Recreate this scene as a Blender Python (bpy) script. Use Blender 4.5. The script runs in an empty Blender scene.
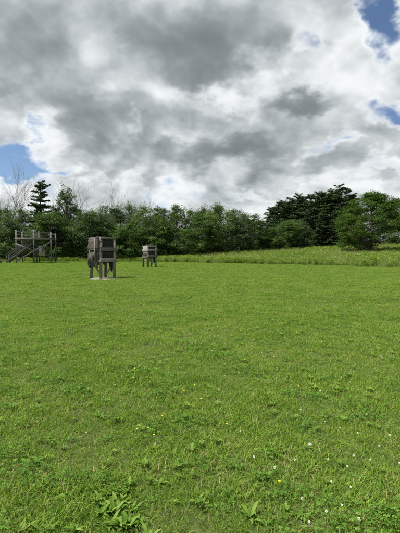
import bpy, math, random
import numpy as np
from mathutils import Vector, Euler

R = math.radians
sc = bpy.context.scene
col = bpy.data.collections.new('field'); sc.collection.children.link(col)
rng = np.random.default_rng(7)
random.seed(7)

# ------------------------------------------------------------------ camera maths
CAM_H = 1.6
F = 400.0
PITCH = math.atan(15.5 / F)          # camera looks very slightly down

def ray(px, py):
    u, v = (px - 200) / F, (266.5 - py) / F
    c, s = math.cos(PITCH), math.sin(PITCH)
    return np.array([u, c + s * v, -s + c * v])

def hgt(x, y):
    """height of the land: flat lawn, a meadow that climbs to the right, a low rise under the wood"""
    x = np.asarray(x, float); y = np.asarray(y, float)
    s = (x + 5) * .56 + (y - 57) * .83
    sp = np.clip(s, 0, None)
    z = .060 * (np.sqrt(sp * sp + 9) - 3)
    z = 5.0 * np.tanh(z / 5.0)
    gate = 1 / (1 + np.exp(-(x + 12) / 5.0))
    z = z * gate
    z = z + .018 * np.sin(x * .8 + .3) * np.sin(y * .7 + 1.0) + .02 * np.sin(x * .31 + 2) * np.cos(y * .23)
    return z

def on_lawn(px, py):
    d = ray(px, py); t = CAM_H / -d[2]
    return d[0] * t, d[1] * t

# ------------------------------------------------------------------ mesh helpers
def mesh_np(name, V, Fq, mat, tint=None, smooth=False):
    V = np.asarray(V, np.float32); Fq = np.asarray(Fq, np.int32)
    me = bpy.data.meshes.new(name)
    n, k = Fq.shape
    me.vertices.add(len(V)); me.vertices.foreach_set('co', V.ravel())
    me.loops.add(n * k); me.loops.foreach_set('vertex_index', Fq.ravel())
    me.polygons.add(n)
    me.polygons.foreach_set('loop_start', np.arange(0, n * k, k, dtype=np.int32))
    me.polygons.foreach_set('loop_total', np.full(n, k, np.int32))
    if smooth: me.polygons.foreach_set('use_smooth', np.ones(n, bool))
    me.update(calc_edges=True)
    if tint is not None:
        a = me.attributes.new('tint', 'FLOAT', 'POINT')
        a.data.foreach_set('value', np.asarray(tint, np.float32))
    me.materials.append(mat)
    return me

class MB:
    """collects quads"""
    def __init__(s): s.v = []; s.f = []; s.n = 0
    def add(s, v, f):
        s.v.append(np.asarray(v, float)); s.f.append(np.asarray(f, int) + s.n); s.n += len(v)
    def box(s, lo, hi, rot=None, at=(0, 0, 0), jit=.0):
        x0, y0, z0 = lo; x1, y1, z1 = hi
        v = np.array([[x0,y0,z0],[x1,y0,z0],[x1,y1,z0],[x0,y1,z0],[x0,y0,z1],[x1,y0,z1],[x1,y1,z1],[x0,y1,z1]], float)
        if jit: v += rng.normal(0, jit, v.shape)
        if rot is not None: v = v @ np.array(rot.to_matrix()).T
        v += np.array(at)
        s.add(v, [[0,3,2,1],[4,5,6,7],[0,1,5,4],[1,2,6,5],[2,3,7,6],[3,0,4,7]])
    def beam(s, a, b, w, h, roll=0):
        """a bar of section w x h from a to b, its long edges chamfered"""
        a = np.array(a, float); b = np.array(b, float); d = b - a; L = np.linalg.norm(d); d /= L
        up = np.array([0, 0, 1.]) if abs(d[2]) < .95 else np.array([0, 1., 0])
        sx = np.cross(d, up); sx /= np.linalg.norm(sx); sy = np.cross(sx, d)
        c = min(w, h) * .12
        prof = [(-w/2+c,-h/2),(w/2-c,-h/2),(w/2,-h/2+c),(w/2,h/2-c),(w/2-c,h/2),(-w/2+c,h/2),(-w/2,h/2-c),(-w/2,-h/2+c)]
        v = [a + sx*p + sy*q for p, q in prof] + [b + sx*p + sy*q for p, q in prof]
        f = [[i, (i+1) % 8, (i+1) % 8 + 8, i + 8] for i in range(8)]
        f += [[0,3,2,1],[0,7,4,3],[7,6,5,4],[8,9,10,11],[8,11,12,15],[15,12,13,14]]
        s.add(v, f)
    def tube(s, P, r, n=6):
        P = np.asarray(P, float); m = len(P); r = np.broadcast_to(np.asarray(r, float), (m,))
        T = np.gradient(P, axis=0); T /= np.linalg.norm(T, axis=1)[:, None] + 1e-9
        ref = np.where(np.abs(T[:, 2:3]) < .9, [[0, 0, 1.]], [[1., 0, 0]])
        A = np.cross(T, ref); A /= np.linalg.norm(A, axis=1)[:, None] + 1e-9
        B = np.cross(T, A)
        t = np.arange(n) / n * 2 * math.pi
        v = P[:, None] + r[:, None, None] * (np.cos(t)[None, :, None] * A[:, None] + np.sin(t)[None, :, None] * B[:, None])
        f = [[i*n+j, i*n+(j+1) % n, (i+1)*n+(j+1) % n, (i+1)*n+j] for i in range(m-1) for j in range(n)]
        s.add(v.reshape(-1, 3), f)
    def mesh(s, name, mat, smooth=False):
        return mesh_np(name, np.concatenate(s.v), np.concatenate(s.f), mat, None, smooth)

def link(name, data, parent=None, loc=None, rz=0):
    o = bpy.data.objects.new(name, data); col.objects.link(o)
    if parent is not None: o.parent = parent
    if loc is not None: o.location = loc
    if rz: o.rotation_euler = (0, 0, rz)
    return o

def tag(o, label=None, cat=None, group=None, kind=None):
    if label: o['label'] = label
    if cat: o['category'] = cat
    if group: o['group'] = group
    if kind: o['kind'] = kind
    return o

def copy_tree(o, parent=None):
    c = o.copy(); col.objects.link(c)
    if parent is not None: c.parent = parent
    for ch in o.children: copy_tree(ch, c)
    return c

# ------------------------------------------------------------------ materials
def mat_new(name):
    m = bpy.data.materials.new(name); m.use_nodes = True
    nt = m.node_tree; nt.nodes.clear()
    return m, nt

def ramp(nt, fac, stops, interp='LINEAR'):
    n = nt.nodes.new('ShaderNodeValToRGB'); cr = n.color_ramp; cr.interpolation = interp
    while len(cr.elements) < len(stops): cr.elements.new(.5)
    for e, (p, c) in zip(cr.elements, stops):
        e.position = p; e.color = (*c, 1) if len(c) == 3 else c
    nt.links.new(fac, n.inputs[0]); return n.outputs[0]

def noise(nt, vec, scale, detail=4, rough=.55, dist=0, dims='3D'):
    n = nt.nodes.new('ShaderNodeTexNoise'); n.noise_dimensions = dims
    n.inputs['Scale'].default_value = scale; n.inputs['Detail'].default_value = detail
    n.inputs['Roughness'].default_value = rough; n.inputs['Distortion'].default_value = dist
    if vec is not None: nt.links.new(vec, n.inputs['Vector'])
    return n.outputs['Fac']

def math_n(nt, op, a, b=None, c=None, clamp=False):
    n = nt.nodes.new('ShaderNodeMath'); n.operation = op; n.use_clamp = clamp
    for i, x in enumerate((a, b, c)):
        if x is None: continue
        if isinstance(x, (int, float)): n.inputs[i].default_value = x
        else: nt.links.new(x, n.inputs[i])
    return n.outputs[0]

def mix_c(nt, fac, a, b, mode='MIX'):
    n = nt.nodes.new('ShaderNodeMix'); n.data_type = 'RGBA'; n.blend_type = mode
    for sock, x in ((n.inputs[0], fac), (n.inputs[6], a), (n.inputs[7], b)):
        if isinstance(x, (int, float)): sock.default_value = x
        elif isinstance(x, tuple): sock.default_value = (*x, 1)
        else: nt.links.new(x, sock)
    return n.outputs[2]

def leaf_mat(name, stops, transl=.35, rough=.5, var=None, rand=.0, spec=.3, passes=0):
    """foliage: colour from the 'tint' of each leaf; a share of the light passes through"""
    m, nt = mat_new(name)
    at = nt.nodes.new('ShaderNodeAttribute'); at.attribute_name = 'tint'
    fac = at.outputs['Fac']
    if rand:
        oi = nt.nodes.new('ShaderNodeObjectInfo')
        fac = math_n(nt, 'ADD', fac, math_n(nt, 'MULTIPLY', math_n(nt, 'SUBTRACT', oi.outputs['Random'], .5), rand), clamp=True)
    geo = nt.nodes.new('ShaderNodeNewGeometry')
    if var:
        for (s_, amp) in var:
            nz = noise(nt, geo.outputs['Position'], s_, 3)
            fac = math_n(nt, 'ADD', fac, math_n(nt, 'MULTIPLY', math_n(nt, 'SUBTRACT', nz, .5), amp), clamp=True)
    if passes:                                  # mower passes: long streaks across the field
        mp = nt.nodes.new('ShaderNodeMapping'); mp.inputs['Scale'].default_value = (.035, .62, 0); mp.inputs['Rotation'].default_value = (0, 0, .12)
        nt.links.new(geo.outputs['Position'], mp.inputs[0])
        fac = math_n(nt, 'ADD', fac, math_n(nt, 'MULTIPLY', math_n(nt, 'SUBTRACT', noise(nt, mp.outputs[0], 1.0, 2), .5), passes), clamp=True)
    c = ramp(nt, fac, stops)
    bs = nt.nodes.new('ShaderNodeBsdfPrincipled'); nt.links.new(c, bs.inputs['Base Color'])
    bs.inputs['Roughness'].default_value = rough
    bs.inputs['Specular IOR Level'].default_value = spec
    tr = nt.nodes.new('ShaderNodeBsdfTranslucent')
    c2 = mix_c(nt, 1.0, c, (1.0, 1.0, .55), 'MULTIPLY'); nt.links.new(c2, tr.inputs['Color'])
    mx = nt.nodes.new('ShaderNodeMixShader'); mx.inputs[0].default_value = transl
    nt.links.new(bs.outputs[0], mx.inputs[1]); nt.links.new(tr.outputs[0], mx.inputs[2])
    out = nt.nodes.new('ShaderNodeOutputMaterial'); nt.links.new(mx.outputs[0], out.inputs[0])
    return m

def solid_mat(name, stops, scale=(1, 1, 1), nscale=8, detail=6, rough=.85, bump=.3, coord='Object', rand=0, bdist=.02):
    m, nt = mat_new(name)
    tc = nt.nodes.new('ShaderNodeTexCoord')
    mp = nt.nodes.new('ShaderNodeMapping'); mp.inputs['Scale'].default_value = scale
    nt.links.new(tc.outputs[coord], mp.inputs[0])
    f = noise(nt, mp.outputs[0], nscale, detail, .62)
    ff = f
    if rand:
        oi = nt.nodes.new('ShaderNodeObjectInfo')
        ff = math_n(nt, 'ADD', f, math_n(nt, 'MULTIPLY', math_n(nt, 'SUBTRACT', oi.outputs['Random'], .5), rand), clamp=True)
    c = ramp(nt, ff, stops)
    bs = nt.nodes.new('ShaderNodeBsdfPrincipled'); nt.links.new(c, bs.inputs['Base Color'])
    bs.inputs['Roughness'].default_value = rough; bs.inputs['Specular IOR Level'].default_value = .25
    if bump:
        bp = nt.nodes.new('ShaderNodeBump'); bp.inputs['Strength'].default_value = bump; bp.inputs['Distance'].default_value = bdist
        nt.links.new(f, bp.inputs['Height']); nt.links.new(bp.outputs[0], bs.inputs['Normal'])
    out = nt.nodes.new('ShaderNodeOutputMaterial'); nt.links.new(bs.outputs[0], out.inputs[0])
    return m

M = {}
M['grass'] = leaf_mat('grass_blades', [(0, (.040, .090, .011)), (.30, (.098, .194, .019)), (.62, (.172, .288, .032)), (.86, (.250, .310, .068)), (1, (.350, .305, .155))],
                      transl=.42, rough=.6, var=[(.22, .22), (.9, .50), (4.0, .32)], rand=.30, spec=.14, passes=.40)
M['clover'] = leaf_mat('clover_leaves', [(0, (.046, .108, .018)), (.6, (.090, .188, .028)), (1, (.14, .25, .05))], transl=.38, rough=.7, rand=.3, var=[(1.4, .3)], spec=.06)
M['weed'] = leaf_mat('weed_leaves', [(0, (.060, .125, .016)), (.6, (.115, .210, .028)), (1, (.17, .26, .05))], transl=.38, rough=.6, rand=.35, spec=.10)
M['meadow'] = leaf_mat('meadow_blades', [(0, (.060, .122, .018)), (.45, (.145, .240, .040)), (.75, (.26, .325, .090)), (1, (.40, .36, .20))],
                       transl=.45, rough=.65, var=[(.12, .35), (.5, .3)], rand=.3, spec=.08)
M['white_petal'] = leaf_mat('white_petals', [(0, (.72, .74, .66)), (1, (.82, .82, .78))], transl=.3, rough=.7)
M['yellow_petal'] = leaf_mat('yellow_petals', [(0, (.72, .66, .03)), (1, (.80, .76, .06))], transl=.3, rough=.6)
M['stem'] = leaf_mat('flower_stems', [(0, (.06, .12, .02)), (1, (.10, .16, .04))], transl=.1)
M['leaf_mid'] = leaf_mat('broad_leaves', [(0, (.036, .074, .020)), (.55, (.074, .132, .034)), (1, (.13, .190, .054))], transl=.34, rough=.7, rand=.5, var=[(.35, .3)], spec=.06)
M['leaf_light'] = leaf_mat('light_leaves', [(0, (.028, .060, .013)), (.55, (.056, .106, .019)), (1, (.094, .150, .030))], transl=.34, rough=.7, rand=.1, var=[(.6, .35)], spec=.06)
M['leaf_cool'] = leaf_mat('cool_leaves', [(0, (.040, .074, .031)), (.55, (.080, .130, .052)), (1, (.13, .18, .076))], transl=.34, rough=.7, rand=.5, var=[(.35, .3)], spec=.06)
M['needle'] = leaf_mat('pine_needles', [(0, (.032, .060, .028)), (.6, (.066, .108, .046)), (1, (.115, .160, .070))], transl=.12, rough=.7, rand=.3, var=[(.5, .25)], spec=.06)
M['spruce'] = leaf_mat('spruce_needles', [(0, (.040, .072, .040)), (.6, (.074, .115, .060)), (1, (.115, .165, .082))], transl=.12, rough=.7, spec=.06)
M['bark'] = solid_mat('grey_bark', [(.3, (.06, .05, .04)), (.7, (.17, .15, .13))], (3, 3, .5), 6)
M['bare'] = solid_mat('bare_branches', [(.3, (.16, .15, .145)), (.7, (.27, .26, .25))], (3, 3, .5), 6, bump=0)
M['wood'] = solid_mat('weathered_wood', [(.25, (.060, .055, .050)), (.5, (.165, .155, .141)), (.75, (.27, .255, .235))], (9, 9, 1.2), 7, rand=.35, bump=.4)
M['wood_flat'] = solid_mat('weathered_boards', [(.25, (.065, .060, .053)), (.5, (.170, .160, .145)), (.75, (.27, .255, .235))], (1.2, 9, 9), 7, rand=.35, bump=.4)
M['wood_plat'] = solid_mat('greyed_platform_timber', [(.3, (.060, .060, .058)), (.7, (.155, .155, .152))], (4, 4, 1), 4, rand=.3)
M['bale'] = solid_mat('dark_target_matting', [(.3, (.012, .012, .013)), (.7, (.055, .053, .052))], (1, 1, 9), 6, rough=.95, bump=.8)
M['sack'] = solid_mat('burlap_wrap', [(.28, (.027, .025, .023)), (.5, (.070, .064, .059)), (.72, (.145, .133, .124))], (2.2, 2.2, .7), 7, rough=.95, bump=.7)
M['dark_cloth'] = solid_mat('dark_cloth', [(.3, (.015, .016, .017)), (.7, (.05, .05, .05))], (1, 1, 1), 9, rough=.95, bump=.5)
M['pale_board'] = solid_mat('pale_board', [(.3, (.38, .38, .36)), (.7, (.52, .52, .49))], (1, 1, 1), 5)
M['stump'] = solid_mat('dark_stump', [(.3, (.012, .012, .012)), (.7, (.045, .04, .035))], (2, 2, .6), 6)

# ------------------------------------------------------------------ the land
def axis(segs):
    out = []
    for a, b, st in segs: out += list(np.arange(a, b, st))
    return np.array(out + [segs[-1][1]])
gx = axis([(-900, -200, 50), (-200, -80, 8), (-80, 90, 1.0), (90, 210, 8), (210, 900, 50)])
gy = axis([(-300, -40, 40), (-40, -4, 3), (-4, 110, 1.0), (110, 210, 8), (210, 1200, 60)])
X, Y = np.meshgrid(gx, gy)
nx, ny = len(gx), len(gy)
V = np.stack([X, Y, hgt(X, Y)], -1).reshape(-1, 3)
i, j = np.meshgrid(np.arange(nx - 1), np.arange(ny - 1))
q = (j * nx + i).ravel()
Fq = np.stack([q, q + 1, q + nx + 1, q + nx], 1)
mg, nt = mat_new('lawn_soil')
geo = nt.nodes.new('ShaderNodeNewGeometry')
n1 = noise(nt, geo.outputs['Position'], 1.3, 5, .6); n2 = noise(nt, geo.outputs['Position'], 38, 6, .7)
n3 = noise(nt, geo.outputs['Position'], .12, 3, .5)
thatch = ramp(nt, n2, [(.28, (.016, .020, .007)), (.5, (.040, .050, .014)), (.72, (.115, .105, .050))])
green = ramp(nt, n2, [(.25, (.025, .050, .008)), (.75, (.075, .125, .018))])
c = mix_c(nt, ramp(nt, math_n(nt, 'MULTIPLY_ADD', n3, .5, math_n(nt, 'MULTIPLY', n1, .5)), [(.4, (.25, .25, .25)), (.62, (.9, .9, .9))]), thatch, green)
bs = nt.nodes.new('ShaderNodeBsdfPrincipled'); nt.links.new(c, bs.inputs['Base Color']); bs.inputs['Roughness'].default_value = .95
bs.inputs['Specular IOR Level'].default_value = .1
bp = nt.nodes.new('ShaderNodeBump'); bp.inputs['Strength'].default_value = .6; bp.inputs['Distance'].default_value = .03
nt.links.new(n2, bp.inputs['Height']); nt.links.new(bp.outputs[0], bs.inputs['Normal'])
out = nt.nodes.new('ShaderNodeOutputMaterial'); nt.links.new(bs.outputs[0], out.inputs[0])
g = link('ground', mesh_np('ground', V, Fq, mg, smooth=True)); tag(g, 'flat mown lawn rising to the right under the meadow', 'ground', kind='structure')

# ------------------------------------------------------------------ blades, scattered as stuff
def blades(n, rad, h, w, lean, seed, seg=3, tint=(.2, .75), dry=.1):
    """n curved tapering blades rooted inside a disc"""
    r_ = np.random.default_rng(seed)
    a = r_.uniform(0, 2*math.pi, n); rr = rad * np.sqrt(r_.uniform(0, 1, n))
    base = np.stack([rr*np.cos(a), rr*np.sin(a), np.full(n, -.01)], 1)
    H = h * r_.uniform(.5, 1.15, n); W = w * r_.uniform(.65, 1.3, n)
    d = r_.uniform(0, 2*math.pi, n); D = np.stack([np.cos(d), np.sin(d), 0*d], 1)
    L = lean * r_.uniform(.15, 1.3, n)
    tw = d + math.pi/2 + r_.normal(0, .5, n); S = np.stack([np.cos(tw), np.sin(tw), 0*tw], 1)
    vs = []
    for k in range(seg + 1):
        t = k / seg
        c = base + D * (H * L * t**1.7)[:, None] + np.array([0, 0, 1.]) * (H * (t - .35 * L * t**2.2))[:, None]
        ww = W * (1 - t**1.6) * .5 + W * .04
        vs += [c - S * ww[:, None], c + S * ww[:, None]]
    V = np.stack(vs, 1).reshape(-1, 3); k2 = 2 * (seg + 1)
    off = (np.arange(n) * k2)[:, None, None]
    f = np.array([[2*k, 2*k+1, 2*k+3, 2*k+2] for k in range(seg)])[None]
    tn = r_.uniform(*tint, n); tn = np.where(r_.uniform(0, 1, n) < dry, r_.uniform(.86, 1, n), tn)
    return V, (f + off).reshape(-1, 4), np.repeat(tn, k2)

def join(parts):
    vs, fs, ts, n = [], [], [], 0
    for v, f, t in parts:
        vs.append(v); fs.append(f + n); ts.append(t); n += len(v)
    return np.concatenate(vs), np.concatenate(fs), np.concatenate(ts)

def leaf_cards(P, N, L, W, r_, tint, fold=.25, ori=None):
    """pointed, folded leaves at P facing N (one quad-pair each, sharing the midrib)"""
    n = len(P)
    N = N / (np.linalg.norm(N, axis=1)[:, None] + 1e-9)
    if ori is None:
        ori = r_.normal(0, 1, (n, 3))
    A = ori - (ori * N).sum(1)[:, None] * N; A /= np.linalg.norm(A, axis=1)[:, None] + 1e-9
    B = np.cross(N, A)
    L = np.broadcast_to(L, (n,))[:, None]; W = np.broadcast_to(W, (n,))[:, None]
    v = np.stack([P - A*L*.5, P + B*W*.5 + N*W*fold, P + A*L*.5, P - B*W*.5 + N*W*fold], 1)
    f = np.array([[0, 1, 2, 3]])[None] + (np.arange(n) * 4)[:, None, None]
    return v.reshape(-1, 3), f.reshape(-1, 4), np.repeat(tint, 4)

def scatter(name, pts, rot, scl, idx, protos, kind='stuff', label=None, cat=None):
    pc = bpy.data.collections.new(name + '_kinds')
    for k, me in enumerate(protos):
        pc.objects.link(bpy.data.objects.new('%s_kind_%02d' % (name, k), me))
    me = bpy.data.meshes.new(name); n = len(pts)
    me.vertices.add(n); me.vertices.foreach_set('co', np.asarray(pts, np.float32).ravel())
    for nm, tp, arr, key in (('rot', 'FLOAT_VECTOR', rot, 'vector'), ('scl', 'FLOAT', scl, 'value'), ('kind_id', 'INT', idx, 'value')):
        at = me.attributes.new(nm, tp, 'POINT')
        at.data.foreach_set(key, np.asarray(arr, np.int32 if tp == 'INT' else np.float32).ravel())
    o = link(name, me)
    ng = bpy.data.node_groups.new(name, 'GeometryNodeTree')
    ng.interface.new_socket('Geometry', in_out='INPUT', socket_type='NodeSocketGeometry')
    ng.interface.new_socket('Geometry', in_out='OUTPUT', socket_type='NodeSocketGeometry')
    N = ng.nodes
    gi, go = N.new('NodeGroupInput'), N.new('NodeGroupOutput')
    ci = N.new('GeometryNodeCollectionInfo'); ci.inputs[0].default_value = pc
    ci.inputs['Separate Children'].default_value = True; ci.inputs['Reset Children'].default_value = True
    io = N.new('GeometryNodeInstanceOnPoints'); io.inputs['Pick Instance'].default_value = True
    def attr(nm, tp):
        a = N.new('GeometryNodeInputNamedAttribute'); a.data_type = tp; a.inputs[0].default_value = nm
        return [s for s in a.outputs if s.enabled and s.name == 'Attribute'][0]
    L = ng.links.new
    L(gi.outputs[0], io.inputs['Points']); L(ci.outputs[0], io.inputs['Instance'])
    L(attr('kind_id', 'INT'), io.inputs['Instance Index']); L(attr('scl', 'FLOAT'), io.inputs['Scale'])
    e2r = N.new('FunctionNodeEulerToRotation'); L(attr('rot', 'FLOAT_VECTOR'), e2r.inputs[0]); L(e2r.outputs[0], io.inputs['Rotation'])
    L(io.outputs[0], go.inputs[0])
    md = o.modifiers.new('scatter', 'NODES'); md.node_group = ng
    return tag(o, label, cat, kind=kind)

def meadow_s(x, y): return (x + 5) * .56 + (y - 57) * .83
def edge_wob(x, y): return .9*np.sin(x*.9+1) + .6*np.sin(x*2.3) + .5*np.sin(y*1.7+x)

# points of the lawn: thick near the path where one walks, thinner far off
def wedge(d0, d1, dens, side=3.0, k=.62):
    w1 = d1 * k + side
    n = int(dens * 2 * w1 * (d1 - d0))
    x = rng.uniform(-w1, w1, n); y = rng.uniform(d0, d1, n)
    ok = np.abs(x) < y * k + side
    return np.stack([x[ok], y[ok]], 1)

TARGETS = []        # filled below; the pads stay bare
def pad_free(p):
    ok = np.ones(len(p), bool)
    for (x, y, a, b) in TARGETS:
        ok &= ((p[:, 0]-x)/a)**2 + ((p[:, 1]-y)/b)**2 > 1
    return ok

pa = CAM_H*400
tx1, ty1 = on_lawn(102.2, 278.6); tx2, ty2 = on_lawn(149.5, 266.9)
TARGETS = [(tx1+.1, ty1+.25, 1.0, 1.15), (tx2+.1, ty2+.2, .75, .8)]

pts = np.concatenate([wedge(.9, 5, 215), wedge(5, 11, 140), wedge(11, 24, 76), wedge(24, 62, 34)])
pts = pts[(meadow_s(pts[:, 0], pts[:, 1]) < .4) | (pts[:, 0] < -6)]
pts = pts[pad_free(pts)]
pts = pts[pts[:, 1] < 59]
n = len(pts)
protos = []
for k in range(5):
    v, f, t = join([blades(44, .12, .056, .0042, .95, 100+k, 3, (.12, .75), .10), blades(16, .10, .068, .0038, .8, 140+k, 3, (.3, .85), .12), blades(10, .12, .05, .0065, 1.1, 160+k, 3, (.2, .7), 0)])
    protos.append(mesh_np('lawn_tuft', v, f, M['grass'], t))
for k in range(2):      # low straw-coloured thatch
    v, f, t = blades(50, .13, .045, .0036, 1.6, 180+k, 3, (.45, .8), .35); protos.append(mesh_np('thatch_tuft', v, f, M['grass'], t))
# clover patches: three rounded leaflets on every stalk
def clover_patch(seed, m=34):
    r_ = np.random.default_rng(seed); parts = []
    a = r_.uniform(0, 2*math.pi, m); rr = .12*np.sqrt(r_.uniform(0, 1, m))
    C = np.stack([rr*np.cos(a), rr*np.sin(a), r_.uniform(.025, .062, m)], 1); ph = r_.uniform(0, 6.28, m); tn = r_.uniform(.1, .9, m)
    up = np.stack([r_.normal(0, .5, m), r_.normal(0, .5, m), np.ones(m)], 1)
    for q_ in range(3):
        an = ph + q_*2.094; O = np.stack([np.cos(an), np.sin(an), 0*an], 1)
        parts.append(leaf_cards(C + O*.0075, up + O*.25, .0145, .0125, r_, tn, .12, O))
    return join(parts)
for k in range(3):
    v, f, t = clover_patch(200+k); protos.append(mesh_np('clover_patch', v, f, M['clover'], t))
# seedling rosettes of narrow leaves
def small_rosette(seed, m=9, L=.05, W=.02):
    r_ = np.random.default_rng(seed)
    an = np.arange(m)*2.4 + r_.normal(0, .2, m); O = np.stack([np.cos(an), np.sin(an), 0*an], 1); l = L*r_.uniform(.6, 1.2, m)
    return leaf_cards(O*(l*.5)[:, None] + np.array([0, 0, .035]), np.array([0, 0, 1.]) + O*-.5, l, W, r_, r_.uniform(.2, .9, m), .2, O + np.array([0, 0, .4]))
for k in range(2):
    v, f, t = small_rosette(220+k); protos.append(mesh_np('seedling', v, f, M['weed'], t))

patch = np.sin(pts[:, 0]*1.7+.5)*np.sin(pts[:, 1]*1.3) + .6*np.sin(pts[:, 0]*3.9+pts[:, 1]*2.1) + rng.normal(0, .5, n)
u = rng.uniform(0, 1, n)
idx = rng.integers(0, 5, n)
idx = np.where(u < .16, rng.integers(5, 7, n), idx)
idx = np.where((patch > .5) & (u > .84), rng.integers(7, 10, n), idx)
idx = np.where((patch < .5) & (u > .93), rng.integers(7, 10, n), idx)
idx = np.where((u > .955), rng.integers(10, 12, n), idx)
tall = 1 + .22*np.sin(pts[:, 0]*2.7+1)*np.sin(pts[:, 1]*2.2) + .15*np.sin(pts[:, 0]*6.1)*np.sin(pts[:, 1]*5.3+1)
scl = tall * rng.uniform(.75, 1.2, n) * np.interp(pts[:, 1], [0, 11, 24, 60], [1, 1.08, 1.2, 1.35])
rot = np.stack([rng.normal(0, .08, n), rng.normal(0, .08, n), rng.uniform(0, 6.28, n)], 1)
P3 = np.column_stack([pts, hgt(pts[:, 0], pts[:, 1])])
scatter('grass', P3, rot, scl, idx, protos, label='short green mown grass mixed with clover covering the lawn', cat='grass')

# ---- the meadow
protos = []
for k in range(4):
    v, f, t = join([blades(34, .26, .62, .014, .50, 300+k, 4, (.15, .8), .1), blades(14, .22, .85, .010, .3, 320+k, 4, (.5, .85), .35)])
    protos.append(mesh_np('meadow_tuft', v, f, M['meadow'], t))
for k in range(2):        # leafy forbs
    r_ = np.random.default_rng(340+k); m = 110
    a = r_.uniform(0, 6.28, m); rr = .22*np.sqrt(r_.uniform(0, 1, m)); z = r_.uniform(.1, .75, m)
    Pp = np.stack([rr*np.cos(a), rr*np.sin(a), z], 1); v, f, t = leaf_cards(Pp, r_.normal(0, .5, (m, 3))+np.array([0, 0, .8]), .11, .045, r_, r_.uniform(.1, .7, m))
    b = blades(18, .2, .7, .012, .35, 350+k, 4, (.2, .7), .1)
    v, f, t = join([(v, f, t), b]); protos.append(mesh_np('meadow_forb', v, f, M['meadow'], t))
nm = 60000
mx_, my_ = rng.uniform(-14, 78, nm), rng.uniform(34, 112, nm)
s_ = meadow_s(mx_, my_) + edge_wob(mx_, my_)*.34
ok = (s_ > .2) & (mx_ > -6.5 + rng.normal(0, .8, nm)) & (np.abs(mx_) < my_*.72 + 4) & ((s_ < 55))
ok &= (my_ < 80) | (rng.uniform(0, 1, nm) < .6)
mp_ = np.column_stack([mx_[ok], my_[ok], hgt(mx_[ok], my_[ok])]); s_ = s_[ok]; n = len(mp_)
# the fringe of rough grass along the foot of the wood
nf = 2600
fx, fy = rng.uniform(-62, -4, nf), 59.5 + rng.uniform(0, 3.2, nf) + .5*np.sin(np.arange(nf))
mp_ = np.concatenate([mp_, np.column_stack([fx, fy, hgt(fx, fy)])]); s_ = np.concatenate([s_, np.full(nf, 6.)]); n = len(mp_)
scl = rng.uniform(.6, 1.15, n) * np.interp(s_, [0, 1.5, 5], [.95, 1.1, 1.15]); scl[-nf:] *= .75
forb = np.sin(mp_[:, 0]*.35)*np.sin(mp_[:, 1]*.28+.7) + rng.normal(0, .5, n)
idx = np.where((forb > .4) | ((s_ < 3) & (rng.uniform(0, 1, n) < .45)), rng.integers(4, 6, n), rng.integers(0, 4, n))
rot = np.stack([rng.normal(0, .1, n), rng.normal(0, .1, n), rng.uniform(0, 6.28, n)], 1)
scatter('meadow_grass', mp_, rot, scl, idx, protos, label='tall unmown meadow grass growing up the slope beyond the lawn', cat='meadow grass')

# pale umbels and yellow heads among the meadow grass
def umbel(seed, mat):
    r_ = np.random.default_rng(seed); m = 26
    a = r_.uniform(0, 6.28, m); rr = .075*np.sqrt(r_.uniform(0, 1, m))
    Pp = np.stack([rr*np.cos(a), rr*np.sin(a), .95 - rr*.3], 1)
    return mesh_np('umbel', *leaf_cards(Pp, np.array([0, 0, 1.]) + r_.normal(0, .4, (m, 3)), .035, .03, r_, r_.uniform(0, 1, m))[:2], mat, np.repeat(r_.uniform(0, 1, m), 4))
nm = 2600
ux, uy = rng.uniform(0, 62, nm), rng.uniform(38, 95, nm)
s_ = meadow_s(ux, uy); cl = np.sin(ux*.4+1)*np.sin(uy*.33) + .5*np.sin(ux*1.1)*np.sin(uy*.9)
ok = (s_ > 2) & (s_ < 50) & (cl > .25) & (ux < uy*.66+3)
up_ = np.column_stack([ux[ok], uy[ok], hgt(ux[ok], uy[ok])]); n = len(up_)
scatter('meadow_flowers', up_, np.stack([rng.normal(0, .15, n), rng.normal(0, .15, n), rng.uniform(0, 6, n)], 1), rng.uniform(.6, 1.0, n),
        (rng.uniform(0, 1, n) < .22).astype(int), [umbel(1, M['white_petal']), umbel(2, M['yellow_petal'])],
        label='white and yellow flower heads dotted through the tall meadow grass', cat='wildflowers')

# ------------------------------------------------------------------ trees
def bez(a, b, c, m=6):
    t = np.linspace(0, 1, m)[:, None]
    return (1-t)**2*a + 2*t*(1-t)*b + t*t*c

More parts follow.
